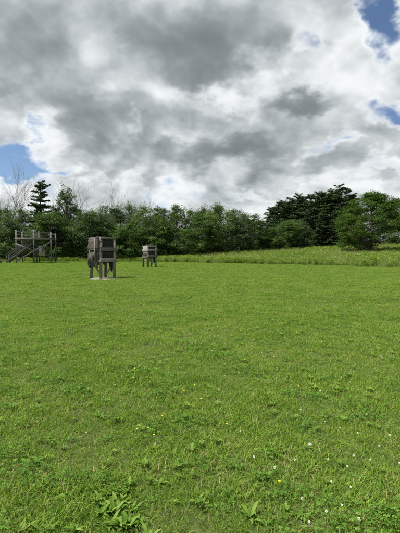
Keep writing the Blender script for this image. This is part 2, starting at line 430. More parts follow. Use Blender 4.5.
def broad_tree(seed, H, W, base, ncl, per, leaf, mat, flat=.62, rc=.11, top=1.0, droop=0., name='tree', trunk_r=None, extra=()):
    """trunk with limbs reaching every leaf clump; clumps leave gaps"""
    r_ = np.random.default_rng(seed); tk = MB()
    tr = trunk_r or H*.016
    lean = r_.normal(0, .03, 2)
    zz = np.linspace(-.15, H*.86, 9)
    wob = np.cumsum(r_.normal(0, .02*H*.12, (9, 2)), 0)
    TP = np.column_stack([lean[0]*zz + wob[:, 0], lean[1]*zz + wob[:, 1], zz])
    tk.tube(TP, tr*np.interp(zz/H, [0, .05, .3, .86], [1.5, 1.05, .75, .12]), 8)
    Pl, Nl, Ll, Tl = [], [], [], []
    for k in range(ncl + len(extra)):
        h = base + (1-base)*r_.beta(1.25, 1.15)*top
        prof = (math.sin(math.pi*min(1, max(0, (h-base*.75)/(1-base*.75)))**.72))**.75 * .5*W
        a = k*2.399 + r_.normal(0, .4); rr = prof*r_.uniform(.25, 1.08)**.6
        C = np.array([rr*math.cos(a), rr*math.sin(a), h*H]) + np.array([lean[0], lean[1], 0])*h*H
        if k >= ncl:
            C = np.array(extra[k-ncl]); h = C[2]/H; rr = math.hypot(C[0], C[1])
        h0 = max(.12, h - .10 - .35*rr/W)
        A0 = np.array([np.interp(h0*H, zz, TP[:, 0]), np.interp(h0*H, zz, TP[:, 1]), h0*H])
        Bm = (A0 + C)/2 + np.array([0, 0, .10*H*(.5 if droop == 0 else -.1)])
        tk.tube(bez(A0, Bm, C, 6), np.linspace(tr*.34, tr*.07, 6), 5)
        R0 = rc*H*r_.uniform(.6, 1.25)
        m = int(per*r_.uniform(.6, 1.4))
        # leaves sit on several sprays inside the clump
        ns = 7; SC = r_.normal(0, .55, (ns, 3))*[R0, R0, R0*flat]
        w = r_.integers(0, ns, m)
        Q = C + SC[w] + r_.normal(0, .34, (m, 3))*[R0, R0, R0*flat*.75]
        Q[:, 2] -= droop*((Q[:, 0]-C[0])**2+(Q[:, 1]-C[1])**2)/R0
        Nn = (Q - C)/R0*.5 + r_.normal(0, .55, (m, 3)) + np.array([0, 0, .75])
        Pl.append(Q); Nl.append(Nn); Ll.append(leaf*r_.uniform(.6, 1.3, m)); Tl.append(np.clip(r_.normal(.45 + r_.normal(0, .15), .11, m), 0, 1))
    P_, N_, L_, T_ = map(np.concatenate, (Pl, Nl, Ll, Tl))
    v, f, t = leaf_cards(P_, N_, L_, L_*.62, r_, T_)
    return tk.mesh('trunk', M['bark'], True), mesh_np('crown', v, f, M[mat], t)

def conifer(seed, H, W, base, whorls, nb, mat, gap=.0, sprays=46, spray=(.34, .07), droop=.12, asym=.0, power=.8, blunt=.06, jit=.007):
    r_ = np.random.default_rng(seed); tk = MB(); tr = H*.014
    zz = np.linspace(-.15, H*.985, 10); wob = np.cumsum(r_.normal(0, .012, (10, 2)), 0)*H*.08
    TP = np.column_stack([wob, zz]); tk.tube(TP, np.interp(zz, [0, H], [tr*1.35, tr*.1]), 7)
    Pl, Nl, Ol, Ll, Tl = [], [], [], [], []
    for w in range(whorls):
        h = base + (1-base)*(w + r_.uniform(-.2, .2))/whorls
        L0 = .5*W*(max(0, 1-(h-base)/(1-base))**power*(1-blunt) + blunt)
        if base > .1 and h < base+.12: L0 *= .75
        for b in range(nb):
            if r_.uniform() < gap: continue
            a = b/nb*6.283 + w*.9 + r_.normal(0, .25)
            L = L0*r_.uniform(.55, 1.18)*(1+asym*math.cos(a+w))
            z0 = (h + r_.normal(0, jit))*H
            O = np.array([math.cos(a), math.sin(a), 0])
            A0 = np.array([np.interp(z0, zz, TP[:, 0]), np.interp(z0, zz, TP[:, 1]), z0])
            rise = .55 if h > .86 else (.25 if h > .7 else .05)
            path = bez(A0, A0 + O*L*.55 + [0, 0, L*(rise - droop)], A0 + O*L + [0, 0, L*(rise - droop*.3)], 6)
            tk.tube(path, np.linspace(tr*.22, tr*.05, 6), 4)
            m = max(8, int(sprays*(L/(.5*W))))
            t = r_.uniform(.18, 1.02, m)
            c = np.stack([np.interp(t, np.linspace(0, 1, 6), path[:, q]) for q in range(3)], 1)
            side = np.array([-math.sin(a), math.cos(a), 0]); s = r_.uniform(-1, 1, m)
            spread = L*.30*(1.1-t)*1.25+.1
            c = c + side*(s*spread)[:, None] + O*(-.15*np.abs(s)*spread)[:, None] + np.column_stack([np.zeros((m, 2)), r_.normal(.02, .07, m)])
            Pl.append(c); Nl.append(np.array([0, 0, 1.]) + r_.normal(0, .42, (m, 3))); Ol.append(O*1.0 + side*(s*.9)[:, None] + np.column_stack([np.zeros((m, 2)), r_.normal(.15, .3, m)]))
            Ll.append(spray[0]*r_.uniform(.6, 1.35, m)); Tl.append(np.clip(r_.normal(.45, .2, m), 0, 1))
    P_, N_, O_, L_, T_ = map(np.concatenate, (Pl, Nl, Ol, Ll, Tl))
    v, f, t = leaf_cards(P_, N_, L_, L_*spray[1]/spray[0], r_, T_, .3, O_)
    return tk.mesh('trunk', M['bark'], True), mesh_np('crown', v, f, M[mat], t)

def bare_tree(seed, H, W):
    r_ = np.random.default_rng(seed); tk = MB()
    def grow(p, d, L, r0, lev):
        m = 6; pts_ = [p]; dd = d.copy()
        for k in range(m):
            dd = dd + r_.normal(0, .17, 3) + [0, 0, .05]; dd /= np.linalg.norm(dd); pts_.append(pts_[-1] + dd*L/m)
        pts_ = np.array(pts_); tk.tube(pts_, np.linspace(r0, r0*.35, m+1), 6 if lev == 0 else 4)
        if lev >= 3: return
        nb = (11, 7, 5)[lev]
        for b in range(nb):
            t = r_.uniform(.35 if lev == 0 else .25, 1.0); i_ = t*m; k = min(int(i_), m-1); q = pts_[k] + (pts_[k+1]-pts_[k])*(i_-k)
            tang = pts_[k+1]-pts_[k]; tang /= np.linalg.norm(tang)
            a = r_.uniform(0, 6.28); s = np.cross(tang, [math.cos(a), math.sin(a), .1]); s /= np.linalg.norm(s)
            nd = tang*.75 + s*.62*W; nd /= np.linalg.norm(nd)
            grow(q, nd, L*r_.uniform(.38, .58), max(.008, r0*(1-.6*t)*.55), lev+1)
    grow(np.array([0, 0, -.15]), np.array([0, 0, 1.]), H*.8, H*.011, 0)
    return tk.mesh('trunk', M['bare'], True)

def ground_at(px, d):
    x = (px-200)/F*d; return x, d, float(hgt(x, d))

def plant_tree(kind, meshes, px, d, scale, label, cat, group=None, rz=None, sxy=1.0):
    x, y, z = ground_at(px, d)
    o = bpy.data.objects.new(kind, None); col.objects.link(o); o.empty_display_size = .3
    o.location = (x, y, z); o.rotation_euler = (0, 0, random.uniform(0, 6.28) if rz is None else rz); o.scale = (scale*sxy, scale*sxy, scale)
    tag(o, label, cat, group)
    link('trunk', meshes[0], o)
    if len(meshes) > 1: link('crown', meshes[1], o)
    return o

def need(px, top, d):                # height that brings the top of a tree to a given line of sight
    return CAM_H + (251 - top)/F*d - ground_at(px, d)[2]

# wood-edge kinds, each built at 9 m
WOOD = [broad_tree(11, 9, 4.6, .22, 42, 230, .165, 'leaf_mid', rc=.085),
        broad_tree(12, 9, 3.8, .30, 34, 220, .155, 'leaf_cool', rc=.08, flat=.8),
        broad_tree(13, 9, 5.2, .18, 40, 230, .17, 'leaf_mid', rc=.09),
        broad_tree(14, 9, 3.2, .34, 30, 200, .15, 'leaf_cool', rc=.075, flat=1.0),
        broad_tree(15, 9, 4.2, .25, 36, 190, .16, 'leaf_light', rc=.075),
        broad_tree(16, 9, 3.4, .30, 26, 170, .15, 'leaf_cool', rc=.07, flat=.9)]
EDGE = [broad_tree(21, 5, 4.6, .06, 42, 230, .13, 'leaf_mid', rc=.12, trunk_r=.06),
        broad_tree(22, 5, 3.6, .06, 38, 220, .13, 'leaf_cool', rc=.12, trunk_r=.06, flat=.9),
        broad_tree(23, 5, 5.0, .05, 46, 230, .14, 'leaf_mid', rc=.11, trunk_r=.06),
        broad_tree(24, 5, 3.4, .08, 34, 210, .12, 'leaf_light', rc=.11, trunk_r=.06),
        broad_tree(25, 5, 2.8, .08, 30, 210, .12, 'leaf_cool', rc=.10, trunk_r=.06, flat=1.1)]

top_row = [
 (-30, 204, ''), (-17, 206, ''), (-5, 207, 'leafy tree at the far left end of the wood'),
 (9, 207, 'leafy tree behind the foot of the platform stairs'), (22, 207, 'leafy tree behind the left post of the wooden platform'),
 (52, 210, 'low-topped leafy tree behind the right post of the wooden platform'), (62, 212, 'leafy tree just left of the tall narrow poplar'),
 (80, 209, 'leafy tree just right of the tall narrow poplar'), (93, 212, 'low-topped tree directly behind the left edge of the near target stand'),
 (107, 203, 'tall feathery tree rising behind the near target stand'), (118, 206, 'leafy tree just right of the near target stand'),
 (128, 203, 'tall pointed tree between the two target stands, higher than its neighbours'), (138, 212, 'low-topped tree left of the far target stand'),
 (147, 207, 'leafy tree directly behind the far target stand'), (156, 205, 'tall leafy tree just right of the far target stand'),
 (166, 209, 'leafy tree above the left tip of the meadow'), (176, 205, 'rounded tree in the wood a little right of the left tip of the meadow'),
 (186, 206, 'leafy tree in the wood left of the middle of the photo'), (196, 210, 'low-topped leafy tree at the middle of the wood'),
 (206, 206, 'open-crowned leafy tree just right of the middle of the wood'), (215, 204, 'tallest leafy tree of the right half of the wood'),
 (224, 206, 'leafy tree just right of the tallest one in the right half of the wood'), (233, 208, 'last high tree before the wood dips down to the pine grove'),
 (243, 214, 'leafy tree on the downward slope of the treetops left of the pines'), (253, 220, 'low leafy tree at the dip in the treetops'), (263, 221, 'low leafy tree touching the left side of the pine grove')]
g_w = 'leafy trees of the wood behind the lawn'
for k, (px, top, lab) in enumerate(top_row):
    d = float(np.interp(px, [-30, 160, 270], [67, 69, 80])) + random.uniform(-1.5, 1.5)
    plant_tree('leafy_tree', WOOD[(k*5+k//4) % 6], px, d, need(px, top, d)/9*.99, lab or 'leafy tree of the wood beyond the left edge of the photo', 'tree', g_w)
# a second rank deeper in the wood, seen only through gaps
for px in range(-34, 275, 13):
    d = float(np.interp(px, [-30, 160, 270], [74, 76, 88])) + random.uniform(-2, 2)
    top = np.interp(px, [-30, 100, 230, 250, 275], [213, 213, 212, 222, 224]) + random.uniform(-2, 3)
    plant_tree('leafy_tree', WOOD[random.randrange(6)], px + random.uniform(-3, 3), d, need(px, top, d)/9, 'leafy tree deeper in the wood, showing only through gaps between nearer crowns', 'tree', 'leafy trees deeper in the wood')
# bushy young trees at the edge of the wood
for k, px in enumerate(np.arange(-30, 304, 7.4)):
    d = float(np.interp(px, [-30, 150, 200, 300], [63.5, 64, 67, 79])) + random.uniform(-1.2, 1.2)
    top = np.interp(px, [-30, 60, 150, 240, 300], [226, 227, 226, 226, 229]) + random.uniform(-13, 9)
    H = need(px, top, d)
    plant_tree('bushy_tree', EDGE[random.randrange(5)], px + random.uniform(-2, 2), d, H/5, 'bushy young tree along the front edge of the wood, leafy down to the ground', 'tree', 'bushy young trees along the front of the wood', sxy=random.uniform(.85, 1.2))

# spruce, poplar, bare trees on the left
d = 66
sp = conifer(31, need(41, 181, d), 7.4, .10, 21, 7, 'spruce', gap=.14, sprays=230, spray=(.38, .13), droop=.12, asym=.3, power=.68, blunt=.06, jit=.010)
plant_tree('spruce_tree', sp, 41, d, 1, 'tall dark spruce with sparse tiers of branches rising behind the wooden platform', 'tree', rz=.4)
pop = broad_tree(33, need(68, 188, d), 4.4, .30, 62, 130, .20, 'leaf_cool', rc=.05, flat=1.1)
plant_tree('poplar_tree', pop, 68, d, 1, 'tall narrow leafy poplar with ragged top right of the spruce', 'tree')
bares = [(3, 188, .5, 'bare grey tree nearest the left edge, thin branches above the wood'), (12, 185, .5, 'tallest bare grey tree left of the spruce'),
         (21, 188, .42, 'shorter bare grey tree between the tallest bare one and the spruce'), (54, 196, .35, 'slender bare tree between the spruce and the poplar'),
         (76, 190, .5, 'bare forked tree just right of the poplar'), (86, 189, .55, 'bare tree with spreading branches left of the near target stand'),
         (102, 208, .3, 'low bare treetop above the near target stand'), (141, 207, .4, 'low bare treetop between the two target stands'), (-8, 184, .5, 'bare grey tree beyond the left edge of the photo')]
for k, (px, top, w, lab) in enumerate(bares):
    d = 71 + (k % 3)
    plant_tree('bare_tree', [bare_tree(50+k, need(px, top, d), w)], px, d, 1, lab, 'tree', 'bare trees above the left of the wood')

# pine grove on the rise
PINE = [conifer(61, 14, 9.0, .05, 26, 8, 'needle', gap=.1, sprays=300, spray=(.36, .10), droop=.10, asym=.2, power=.75, blunt=.10, jit=.022),
        conifer(62, 14, 8.0, .05, 26, 8, 'needle', gap=.16, sprays=290, spray=(.36, .10), droop=.04, asym=.3, power=.62, blunt=.12, jit=.026),
        conifer(63, 14, 9.6, .05, 25, 8, 'needle', gap=.1, sprays=310, spray=(.38, .10), droop=.14, asym=.2, power=.85, blunt=.10, jit=.022),
        conifer(64, 14, 8.6, .05, 27, 8, 'needle', gap=.12, sprays=300, spray=(.36, .10), droop=.08, asym=.35, power=.7, blunt=.12, jit=.026)]
pines = [(270, 208, 90, 'lowest pine at the left end of the pine grove'), (279, 203, 88, 'second pine from the left end of the pine grove'),
         (289, 199, 90, 'pine in the left half of the grove, left of the flat stretch of its skyline'), (299, 197, 88, 'pine at the left end of the flat stretch of the grove skyline'),
         (309, 195, 90, 'pine in the middle of the grove skyline'), (319, 194, 88, 'pine just right of the middle of the grove skyline'),
         (329, 191, 90, 'pine just left of the tallest two of the grove'), (337, 189, 88, 'left of the two tallest dark pines of the grove'), (346, 189, 91, 'right of the two tallest dark pines, next to the lone leafy tree'),
         (354, 200, 94, 'pine partly hidden by the left side of the lone leafy tree')]
for k, (px, top, d, lab) in enumerate(pines):
    plant_tree('pine_tree', PINE[k % 4], px, d, need(px, top, d)/14, lab, 'tree', 'dark pines of the grove on the rise', sxy=random.uniform(1.05, 1.4))
for k, (px, top, d) in enumerate([(276, 222, 83), (292, 216, 83), (308, 212, 83), (323, 209, 83), (338, 208, 83), (275, 207, 97), (284, 203, 96), (294, 200, 97), (304, 198, 96), (314, 196, 97), (324, 195, 96), (333, 193, 97), (350, 196, 97), (318, 224, 81), (333, 222, 81), (346, 216, 82)]):
    plant_tree('pine_tree', PINE[(k*3+1) % 4], px, d, need(px, top, d)/14, 'dark pine within the body of the grove, merged with its neighbours', 'tree', 'pines within the body of the grove', sxy=random.uniform(1.15, 1.5))

# the lone leafy tree on the meadow and what stands behind it
d = 62
H = need(372, 193.5, d)
low = [(-1.2-.55*k, -.8+.9*(k % 3), .5+.42*(k % 4)) for k in range(8)] + [(-.4, -.9, .5), (-.9, .5, .9), (-1.5, -1.2, .45), (.3, -.8, .9)]
lone = broad_tree(71, H, 10.0, .17, 150, 380, .165, 'leaf_light', rc=.095, flat=.5, droop=.10, trunk_r=.17, extra=low)
plant_tree('broad_tree', lone, 371, d, 1, 'lone broad yellow-green tree with sweeping low branches standing in the meadow', 'tree', rz=0.0)
for k, (px, top, d, lab) in enumerate([(399, 199, 84, 'leafy tree peeping out behind the right side of the lone broad tree'), (412, 203, 80, 'leafy tree beyond the right edge of the photo'),
                                       (425, 205, 82, 'leafy tree beyond the right edge of the photo'), (440, 203, 82, 'leafy tree beyond the right edge of the photo'), (383, 212, 96, 'distant leafy tree showing through the lone broad tree')]):
    plant_tree('leafy_tree', EDGE[(0, 2, 1, 2, 0)[k]], px, d, need(px, top, d)/5, lab, 'tree', 'leafy trees behind the lone broad tree')

# undergrowth filling the foot of the wood
protos = []
for k in range(4):
    r_ = np.random.default_rng(400+k); m = 420
    dr = r_.normal(0, 1, (m, 3)); dr /= np.linalg.norm(dr, axis=1)[:, None]; rr = r_.uniform(.45, 1.0, m)**.5*(1+.25*np.sin(dr[:, 0]*4+k)*np.sin(dr[:, 1]*5))
    Pp = dr*rr[:, None]*[.85, .85, .75] + [0, 0, .65]; Pp[:, 2] = np.abs(Pp[:, 2])
    v, f, t = leaf_cards(Pp, dr*.5 + r_.normal(0, .5, (m, 3)) + [0, 0, .5], .15*r_.uniform(.6, 1.3, m), .09, r_, np.clip(r_.normal(.45+.1*(k % 2), .2, m), 0, 1))
    protos.append(mesh_np('bramble', v, f, M['leaf_mid' if k % 2 else 'leaf_light'], t))
n = 1500
upx = rng.uniform(-34, 300, n); dd = np.interp(upx, [-30, 150, 200, 300], [62.2, 62.5, 66, 79]) + np.abs(rng.normal(0, 4.0, n))
ux = (upx-200)/F*dd; s0 = np.interp(dd - np.interp(upx, [-30, 150, 200, 300], [62.2, 62.5, 66, 79]), [0, 1, 4], [.55, 1.1, 1.9])*rng.uniform(.7, 1.3, n)
scatter('undergrowth', np.column_stack([ux, dd, hgt(ux, dd)]), np.stack([0*ux, 0*ux, rng.uniform(0, 6.28, n)], 1), s0, rng.integers(0, 4, n), protos,
        label='tangled leafy undergrowth along the foot of the wood', cat='undergrowth')

# ------------------------------------------------------------------ target stands
def lump(name, mat, parent, c, r, seed, sq=2.6, amp=.08, sag=0., ridge=0.):
    """a soft wrapped bale: rounded block with folds"""
    r_ = np.random.default_rng(seed); nu, nv = 40, 24; ph = r_.uniform(0, 6.28, 8)
    u, v = np.meshgrid(np.linspace(0, 2*math.pi, nu, endpoint=False), np.linspace(-math.pi/2+.02, math.pi/2-.02, nv))
    def sg(x, e): return np.sign(x)*np.abs(x)**e
    e = 2/sq
    X_ = sg(np.cos(v), e)*sg(np.cos(u), e); Y_ = sg(np.cos(v), e)*sg(np.sin(u), e); Z_ = sg(np.sin(v), e)
    k = 1 + amp*(np.sin(5*u+ph[0]+2*Z_)*.5 + np.sin(9*u+ph[1]+3*v)*.3 + np.sin(4*Z_+ph[2])*np.sin(3*u+ph[3])*.6 + np.sin(13*u+ph[4])*np.sin(7*v+ph[5])*.25)
    k = k + ridge*(np.abs(np.sin(Z_*13+.6*np.sin(u*2+ph[6])))-.5)
    P = np.stack([X_*r[0]*k, Y_*r[1]*k, Z_*r[2]*(1+.3*(k-1))], -1)
    if sag: P[..., 0] *= (1 + sag*(-Z_)); P[..., 1] *= (1 + sag*(-Z_))
    P = P.reshape(-1, 3) + np.array(c)
    f = [[j*nu+i, j*nu+(i+1) % nu, (j+1)*nu+(i+1) % nu, (j+1)*nu+i] for j in range(nv-1) for i in range(nu)]
    n0 = len(P); P = np.vstack([P, P[:nu].mean(0), P[-nu:].mean(0)])
    f += [[n0, (i+1) % nu, i, i] for i in range(0)]
    me = mesh_np(name, P, f, M[mat], None, True)
    return link(name, me, parent)

def part(name, mat, parent, fn):
    b = MB(); fn(b); return link(name, b.mesh(name, M[mat]), parent)

def target_stand(loc, rz, W=1.06, D=.86, top=2.40, label='', variant=0):
    t = bpy.data.objects.new('archery_target_stand', None); col.objects.link(t)
    t.location = loc; t.rotation_euler = (0, 0, rz); tag(t, label, 'target stand', 'wooden target stands on the lawn')
    w, dp = W/2, D/2; pw = .145
    # local frame: -Y faces the shooter
    for sx in (-1, 1):
        part('post', 'wood', t, lambda b: b.beam((sx*(w-pw/2), -dp, -.12), (sx*(w-pw/2), -dp, top-.01), pw, .10))
        part('post', 'wood', t, lambda b: b.beam((sx*(w-pw/2)+sx*.03, dp+.12, -.12), (sx*(w-pw/2), dp-.02, top-.06), pw, .10))
    zs = [(top-.06, .125, -.02), (1.71, .22, .03), (1.11, .235, -.01)]
    for k, (z, h, ex) in enumerate(zs):
        part('rail', 'wood_flat', t, lambda b: b.beam((-w-ex-.01, -dp-.075, z-.008*k), (w+ex+.05*(k == 1), -dp-.075, z+.010-.012*k), .045, h))
        part('rail', 'wood_flat', t, lambda b: b.beam((-w-.06, dp+.09, z-.03), (w+.03, dp+.09, z-.01), .045, h*.8))
    for sx in (-1, 1):                        # side bars that clamp the bales
        for z in (1.62, 1.0):
            part('side_rail', 'wood', t, lambda b: b.beam((sx*(w+.025), -dp-.16, z+.02), (sx*(w+.025), dp+.22, z-.02), .045, .11))
    part('top_board', 'wood', t, lambda b: (b.beam((-w*.96, -dp*.55, top+.012), (w*.98, -dp*.55, top+.02), .30, .03), b.beam((-w*.98, dp*.4, top+.004), (w*.95, dp*.4, top+.0), .32, .03)))
    # dark matting stacked in layers between the frames
    def layers(z0, z1, seed):
        def fn(b):
            r_ = np.random.default_rng(seed); z = z0
            while z < z1-.01:
                h = min(r_.uniform(.045, .075), z1-z)
                b.box((-w+pw+.012+r_.uniform(-.004, .02), -dp-.03+r_.uniform(-.012, .03), z+.004), (w-pw-.012-r_.uniform(-.004, .02), dp-.02, z+h-.004)); z += h
        return fn
    part('matting', 'bale', t, layers(1.06, 1.66, 1+variant)); part('matting', 'bale', t, layers(1.68, top-.03, 2+variant))
    if not variant:                           # wrapped bales bulging from the side
        lump('wrapped_bale', 'sack', t, (-w+.02, .04, 2.00), (.20, .50, .385), 5, amp=.05, sq=6, ridge=.16)
        lump('wrapped_bale', 'sack', t, (-w+.02, .06, 1.18), (.17, .47, .40), 8, amp=.15, sag=-.10, sq=3.4, ridge=.06)
        part('side_post', 'wood', t, lambda b: b.beam((-w-.19, -dp+.20, .95), (-w-.19, -dp+.20, 2.34), .05, .12))
        def cloth(y0, y1, z0, z1, off, seed):
            def fn(b):
                r_ = np.random.default_rng(seed); nu, nv = 40, 14; ph = r_.uniform(0, 6, 4)
                uu, vv = np.meshgrid(np.linspace(0, 1, nu), np.linspace(0, 1, nv))
                y = y0 + (y1-y0)*(uu + .05*np.sin(vv*5+ph[0]))
                z = z1 - (z1-z0)*vv*(.82 + .14*np.sin(uu*5.5+ph[1]) + .05*np.sin(uu*17+ph[2])) 
                x = -w - off - .05*np.sin(vv*math.pi)-(.030*np.sin(uu*26+ph[3]+vv*2)+.02*np.sin(uu*47))*(.3+vv)
                Pf = np.stack([x, y, z], -1).reshape(-1, 3); f = [[j*nu+i, j*nu+i+1, (j+1)*nu+i+1, (j+1)*nu+i] for j in range(nv-1) for i in range(nu-1)]
                Pb = Pf + [.03, 0, 0]; b.add(Pf, f); b.add(Pb, [q[::-1] for q in f])
                rim = [(nv-1)*nu+i for i in range(nu)] ; b.add(np.vstack([Pf[rim], Pb[rim]]), [[i, i+1, nu+i+1, nu+i] for i in range(nu-1)])
                for e in (0, nu-1):
                    rim = [j*nu+e for j in range(nv)]; b.add(np.vstack([Pf[rim], Pb[rim]]), [[i, i+1, nv+i+1, nv+i] for i in range(nv-1)])
            return fn
        part('hanging_cloth', 'sack', t, cloth(-.34, .52, .56, 1.50, .13, 3)); part('hanging_cloth', 'sack', t, cloth(-.06, .50, .66, 1.42, .17, 6))
    else:                                     # this one is boarded up at the side
        r_ = np.random.default_rng(3)
        part('side_board', 'wood', t, lambda b: [b.beam((-w-.012+r_.uniform(-.006, .006), -dp+.06+k*.105, 1.0+r_.uniform(-.03, .03)), (-w-.012, -dp+.06+k*.105, top-.03+r_.uniform(-.03, .02)), .03, .098) for k in range(int((D+.06)/.105))])
    # dark cloth trailing under the frame at the right
    def drape(b):
        r_ = np.random.default_rng(20+variant); nu, nv = 22, 10
        uu, vv = np.meshgrid(np.linspace(0, 1, nu), np.linspace(0, 1, nv))
        xr = w-.03; xl = w*.12
        bot = 1.02 - (.10 + .60*np.clip((uu-.15)/.75, 0, 1)**1.3)*vv + .03*np.sin(uu*23)*vv
        x = xl + (xr-xl)*uu; y = -dp+.10+.05*np.sin(uu*19)*vv + .16*vv*uu
        Pf = np.stack([x, y, bot], -1).reshape(-1, 3); Pb = Pf + [0, .02, 0]
        f = [[j*nu+i, j*nu+i+1, (j+1)*nu+i+1, (j+1)*nu+i] for j in range(nv-1) for i in range(nu-1)]
        b.add(Pf, f); b.add(Pb, [q[::-1] for q in f])
        n_ = nu*nv
        rim = [(nv-1)*nu+i for i in range(nu)]
        b.add(np.vstack([Pf[rim], Pb[rim]]), [[i, i+1, nu+i+1, nu+i] for i in range(nu-1)])
    part('hanging_cloth', 'dark_cloth', t, drape)
    lump('hanging_cloth', 'sack', t, (-w*.18, -dp+.16, .92), (.10, .08, .12), 31+variant, amp=.2)
    part('brace', 'wood', t, lambda b: b.beam((w-.04, -dp+.05, 1.0), (w-.02, dp+.10, .18), .05, .10))
    part('brace', 'wood', t, lambda b: b.beam((-w+.04, dp, 1.0), (-w+.05, -dp+.06, .30), .05, .10))
    return t

ang1 = math.atan2(tx1, ty1)
target_stand((tx1, ty1+.35, float(hgt(tx1, ty1))), -ang1 + R(33), label='large nearer grey wooden target stand with bulging wrapped bales on a bare gravel patch')
target_stand((tx2, ty2+.35, float(hgt(tx2, ty2))), -math.atan2(tx2, ty2) + R(31), W=1.05, D=.8, top=2.14, variant=40, label='smaller farther grey wooden target stand standing on the grass near the wood')

# bare gravel patches under the stands
mgv = solid_mat('pale_gravel', [(.3, (.11, .098, .078)), (.55, (.20, .182, .15)), (.75, (.29, .27, .235))], (1, 1, 1), 30, rough=.95, bump=.6)
mdt = solid_mat('trodden_soil', [(.3, (.06, .055, .035)), (.7, (.16, .14, .09))], (1, 1, 1), 24, rough=.95, bump=.6)
for (cx, cy, a, b), mm in zip(TARGETS, (mgv, mdt)):
    nr, na = 7, 48; Vp = [[cx, cy, hgt(cx, cy)+.03]]; fp = []
    for k in range(1, nr+1):
        for j in range(na):
            th = j/na*6.2832; wob = 1 + .10*math.sin(3*th+1)+.06*math.sin(7*th)+.05*math.sin(11*th+2)
            rr = k/nr*wob; x = cx + a*.98*rr*math.cos(th); y = cy + b*.98*rr*math.sin(th)
            Vp.append([x, y, float(hgt(x, y)) + .03*(1-(k/nr)**4) - .012*(k == nr) + rng.normal(0, .004)])
    def vid(k, j): return 1 + (k-1)*na + j % na
    quads = [[vid(k, j), vid(k, j+1), vid(k+1, j+1), vid(k+1, j)] for k in range(1, nr) for j in range(na)]
    for j in range(0, na, 2): quads.append([0, vid(1, j), vid(1, j+1), vid(1, j+2)])
    o = link('gravel_patch', mesh_np('gravel_patch', Vp, quads, mm, None, True)); tag(o, 'bare patch of ground under a target stand', 'ground', kind='structure')

# ------------------------------------------------------------------ the platform with its stairs
Dp = 53.0; U = Dp/F        # metres per photo pixel there
ox = (36.8-200)*U
plat = bpy.data.objects.new('observation_platform', None); col.objects.link(plat)
pz = float(hgt(ox, Dp)); plat.location = (ox, Dp, pz); plat.rotation_euler = (0, 0, R(7))
tag(plat, 'raised grey timber platform on posts with railing and stairs at the edge of the wood', 'platform')
WX, DY, DK = 2.15, 1.25, 3.15
P = lambda nm, fn, m='wood_plat': part(nm, m, plat, fn)
for x, tp in ((-WX, 4.25), (0, 4.32), (WX, 4.05)):
    for y in (-DY, DY):
        P('post', lambda b: b.beam((x, y, -.15), (x, y, tp if y < 0 else tp-.1), .15, .15))
P('deck', lambda b: [b.beam((-WX-.12, -DY-.02+k*.1445, DK+.10), (WX+.12, -DY-.02+k*.1445, DK+.10), .135, .04) for k in range(18)])
for y in (-DY-.105, DY+.105): P('joist', lambda b: b.beam((-WX-.15, y, DK), (WX+.15, y, DK-.02), .05, .24))
for x in (-WX+.12, -.75, .75, WX-.12): P('joist', lambda b: b.beam((x, -DY-.06, DK-.03), (x, DY+.06, DK-.03), .05, .20))
for y in (-DY-.10, DY+.10):
    P('rail', lambda b: b.beam((-WX-.1, y, DK+.90), (WX+.1, y, DK+.80), .04, .06))
    P('rail', lambda b: b.beam((-WX-.1, y, DK+.50), (WX+.1, y, DK+.45), .03, .05))
for y in (-DY-.125,):
    P('brace', lambda b: b.beam((-WX+.02, y, .30), (WX-.02, y, 2.75), .05, .18))
    P('brace', lambda b: b.beam((-WX+.04, y-.055, 2.50), (-.04, y-.055, 1.65), .05, .16))
P('brace', lambda b: b.beam((-WX, DY+.13, 2.7), (WX, DY+.13, .4), .05, .14))
P('brace', lambda b: b.beam((WX+.10, -DY, .4), (WX+.10, DY, 2.7), .05, .14))
for x in (-.55, -.15): P('post', lambda b: b.beam((x, DY*.45, -.15), (x, DY*.45, 2.98), .15, .15))
# stairs run down to the left from the middle of the deck, behind the front posts
st = bpy.data.objects.new('stairs', None); col.objects.link(st); st.parent = plat
sx0, sz0, sx1, sz1 = -3.65, .10, .35, 3.1
for y in (-.55, .45):
    part('stringer', 'wood_plat', st, lambda b: b.beam((sx0, y, sz0), (sx1, y, sz1), .05, .24))
    part('handrail', 'wood_plat', st, lambda b: b.beam((sx0-.05, y, sz0+.95), (sx1, y, sz1+.85), .06, .10))
    part('handrail', 'wood_plat', st, lambda b: b.beam((sx0-.05, y, sz0+.55), (sx1, y, sz1+.45), .05, .08))
    for k in (0, .33, .66): part('newel', 'wood_plat', st, lambda b: b.beam((sx0+(sx1-sx0)*k, y+.06, sz0+(sz1-sz0)*k-.15), (sx0+(sx1-sx0)*k, y+.06, sz0+(sz1-sz0)*k+1.0), .09, .09))
for k in range(15):
    f_ = (k+.5)/15
    part('tread', 'wood_plat', st, lambda b: b.beam((sx0+(sx1-sx0)*f_, -.52, sz0+(sz1-sz0)*f_+.06), (sx0+(sx1-sx0)*f_, .42, sz0+(sz1-sz0)*f_+.06), .27, .04))
bd = MB(); bd.box((-.40, -.02, -.58), (.38, .02, .62), jit=.02)
bo = link('hanging_board', bd.mesh('hanging_board', M['pale_board']), None, (ox+1.06, Dp-DY+.35, pz+1.55), R(6))
tag(bo, 'pale blank board hanging under the timber platform behind its long brace', 'board')
hk = MB()
for x in (-.28, .28): hk.tube([(x, 0, .60), (x, 0, 1.48)], .012, 5)
link('rope', hk.mesh('rope', M['bark']), bo)

# dark stump at the left edge
sx, sy = -26.6, 52.8
b = MB(); zz = np.array([-.1, .12, .26, .34, .345]); b.tube(np.column_stack([.02*np.sin(zz*9), 0*zz, zz]), [.42, .36, .33, .27, .01], 14)
tag(link('stump', b.mesh('stump', M['stump'], True), None, (sx, sy, float(hgt(sx, sy)))), 'low dark stump on the lawn at the far left edge', 'stump')

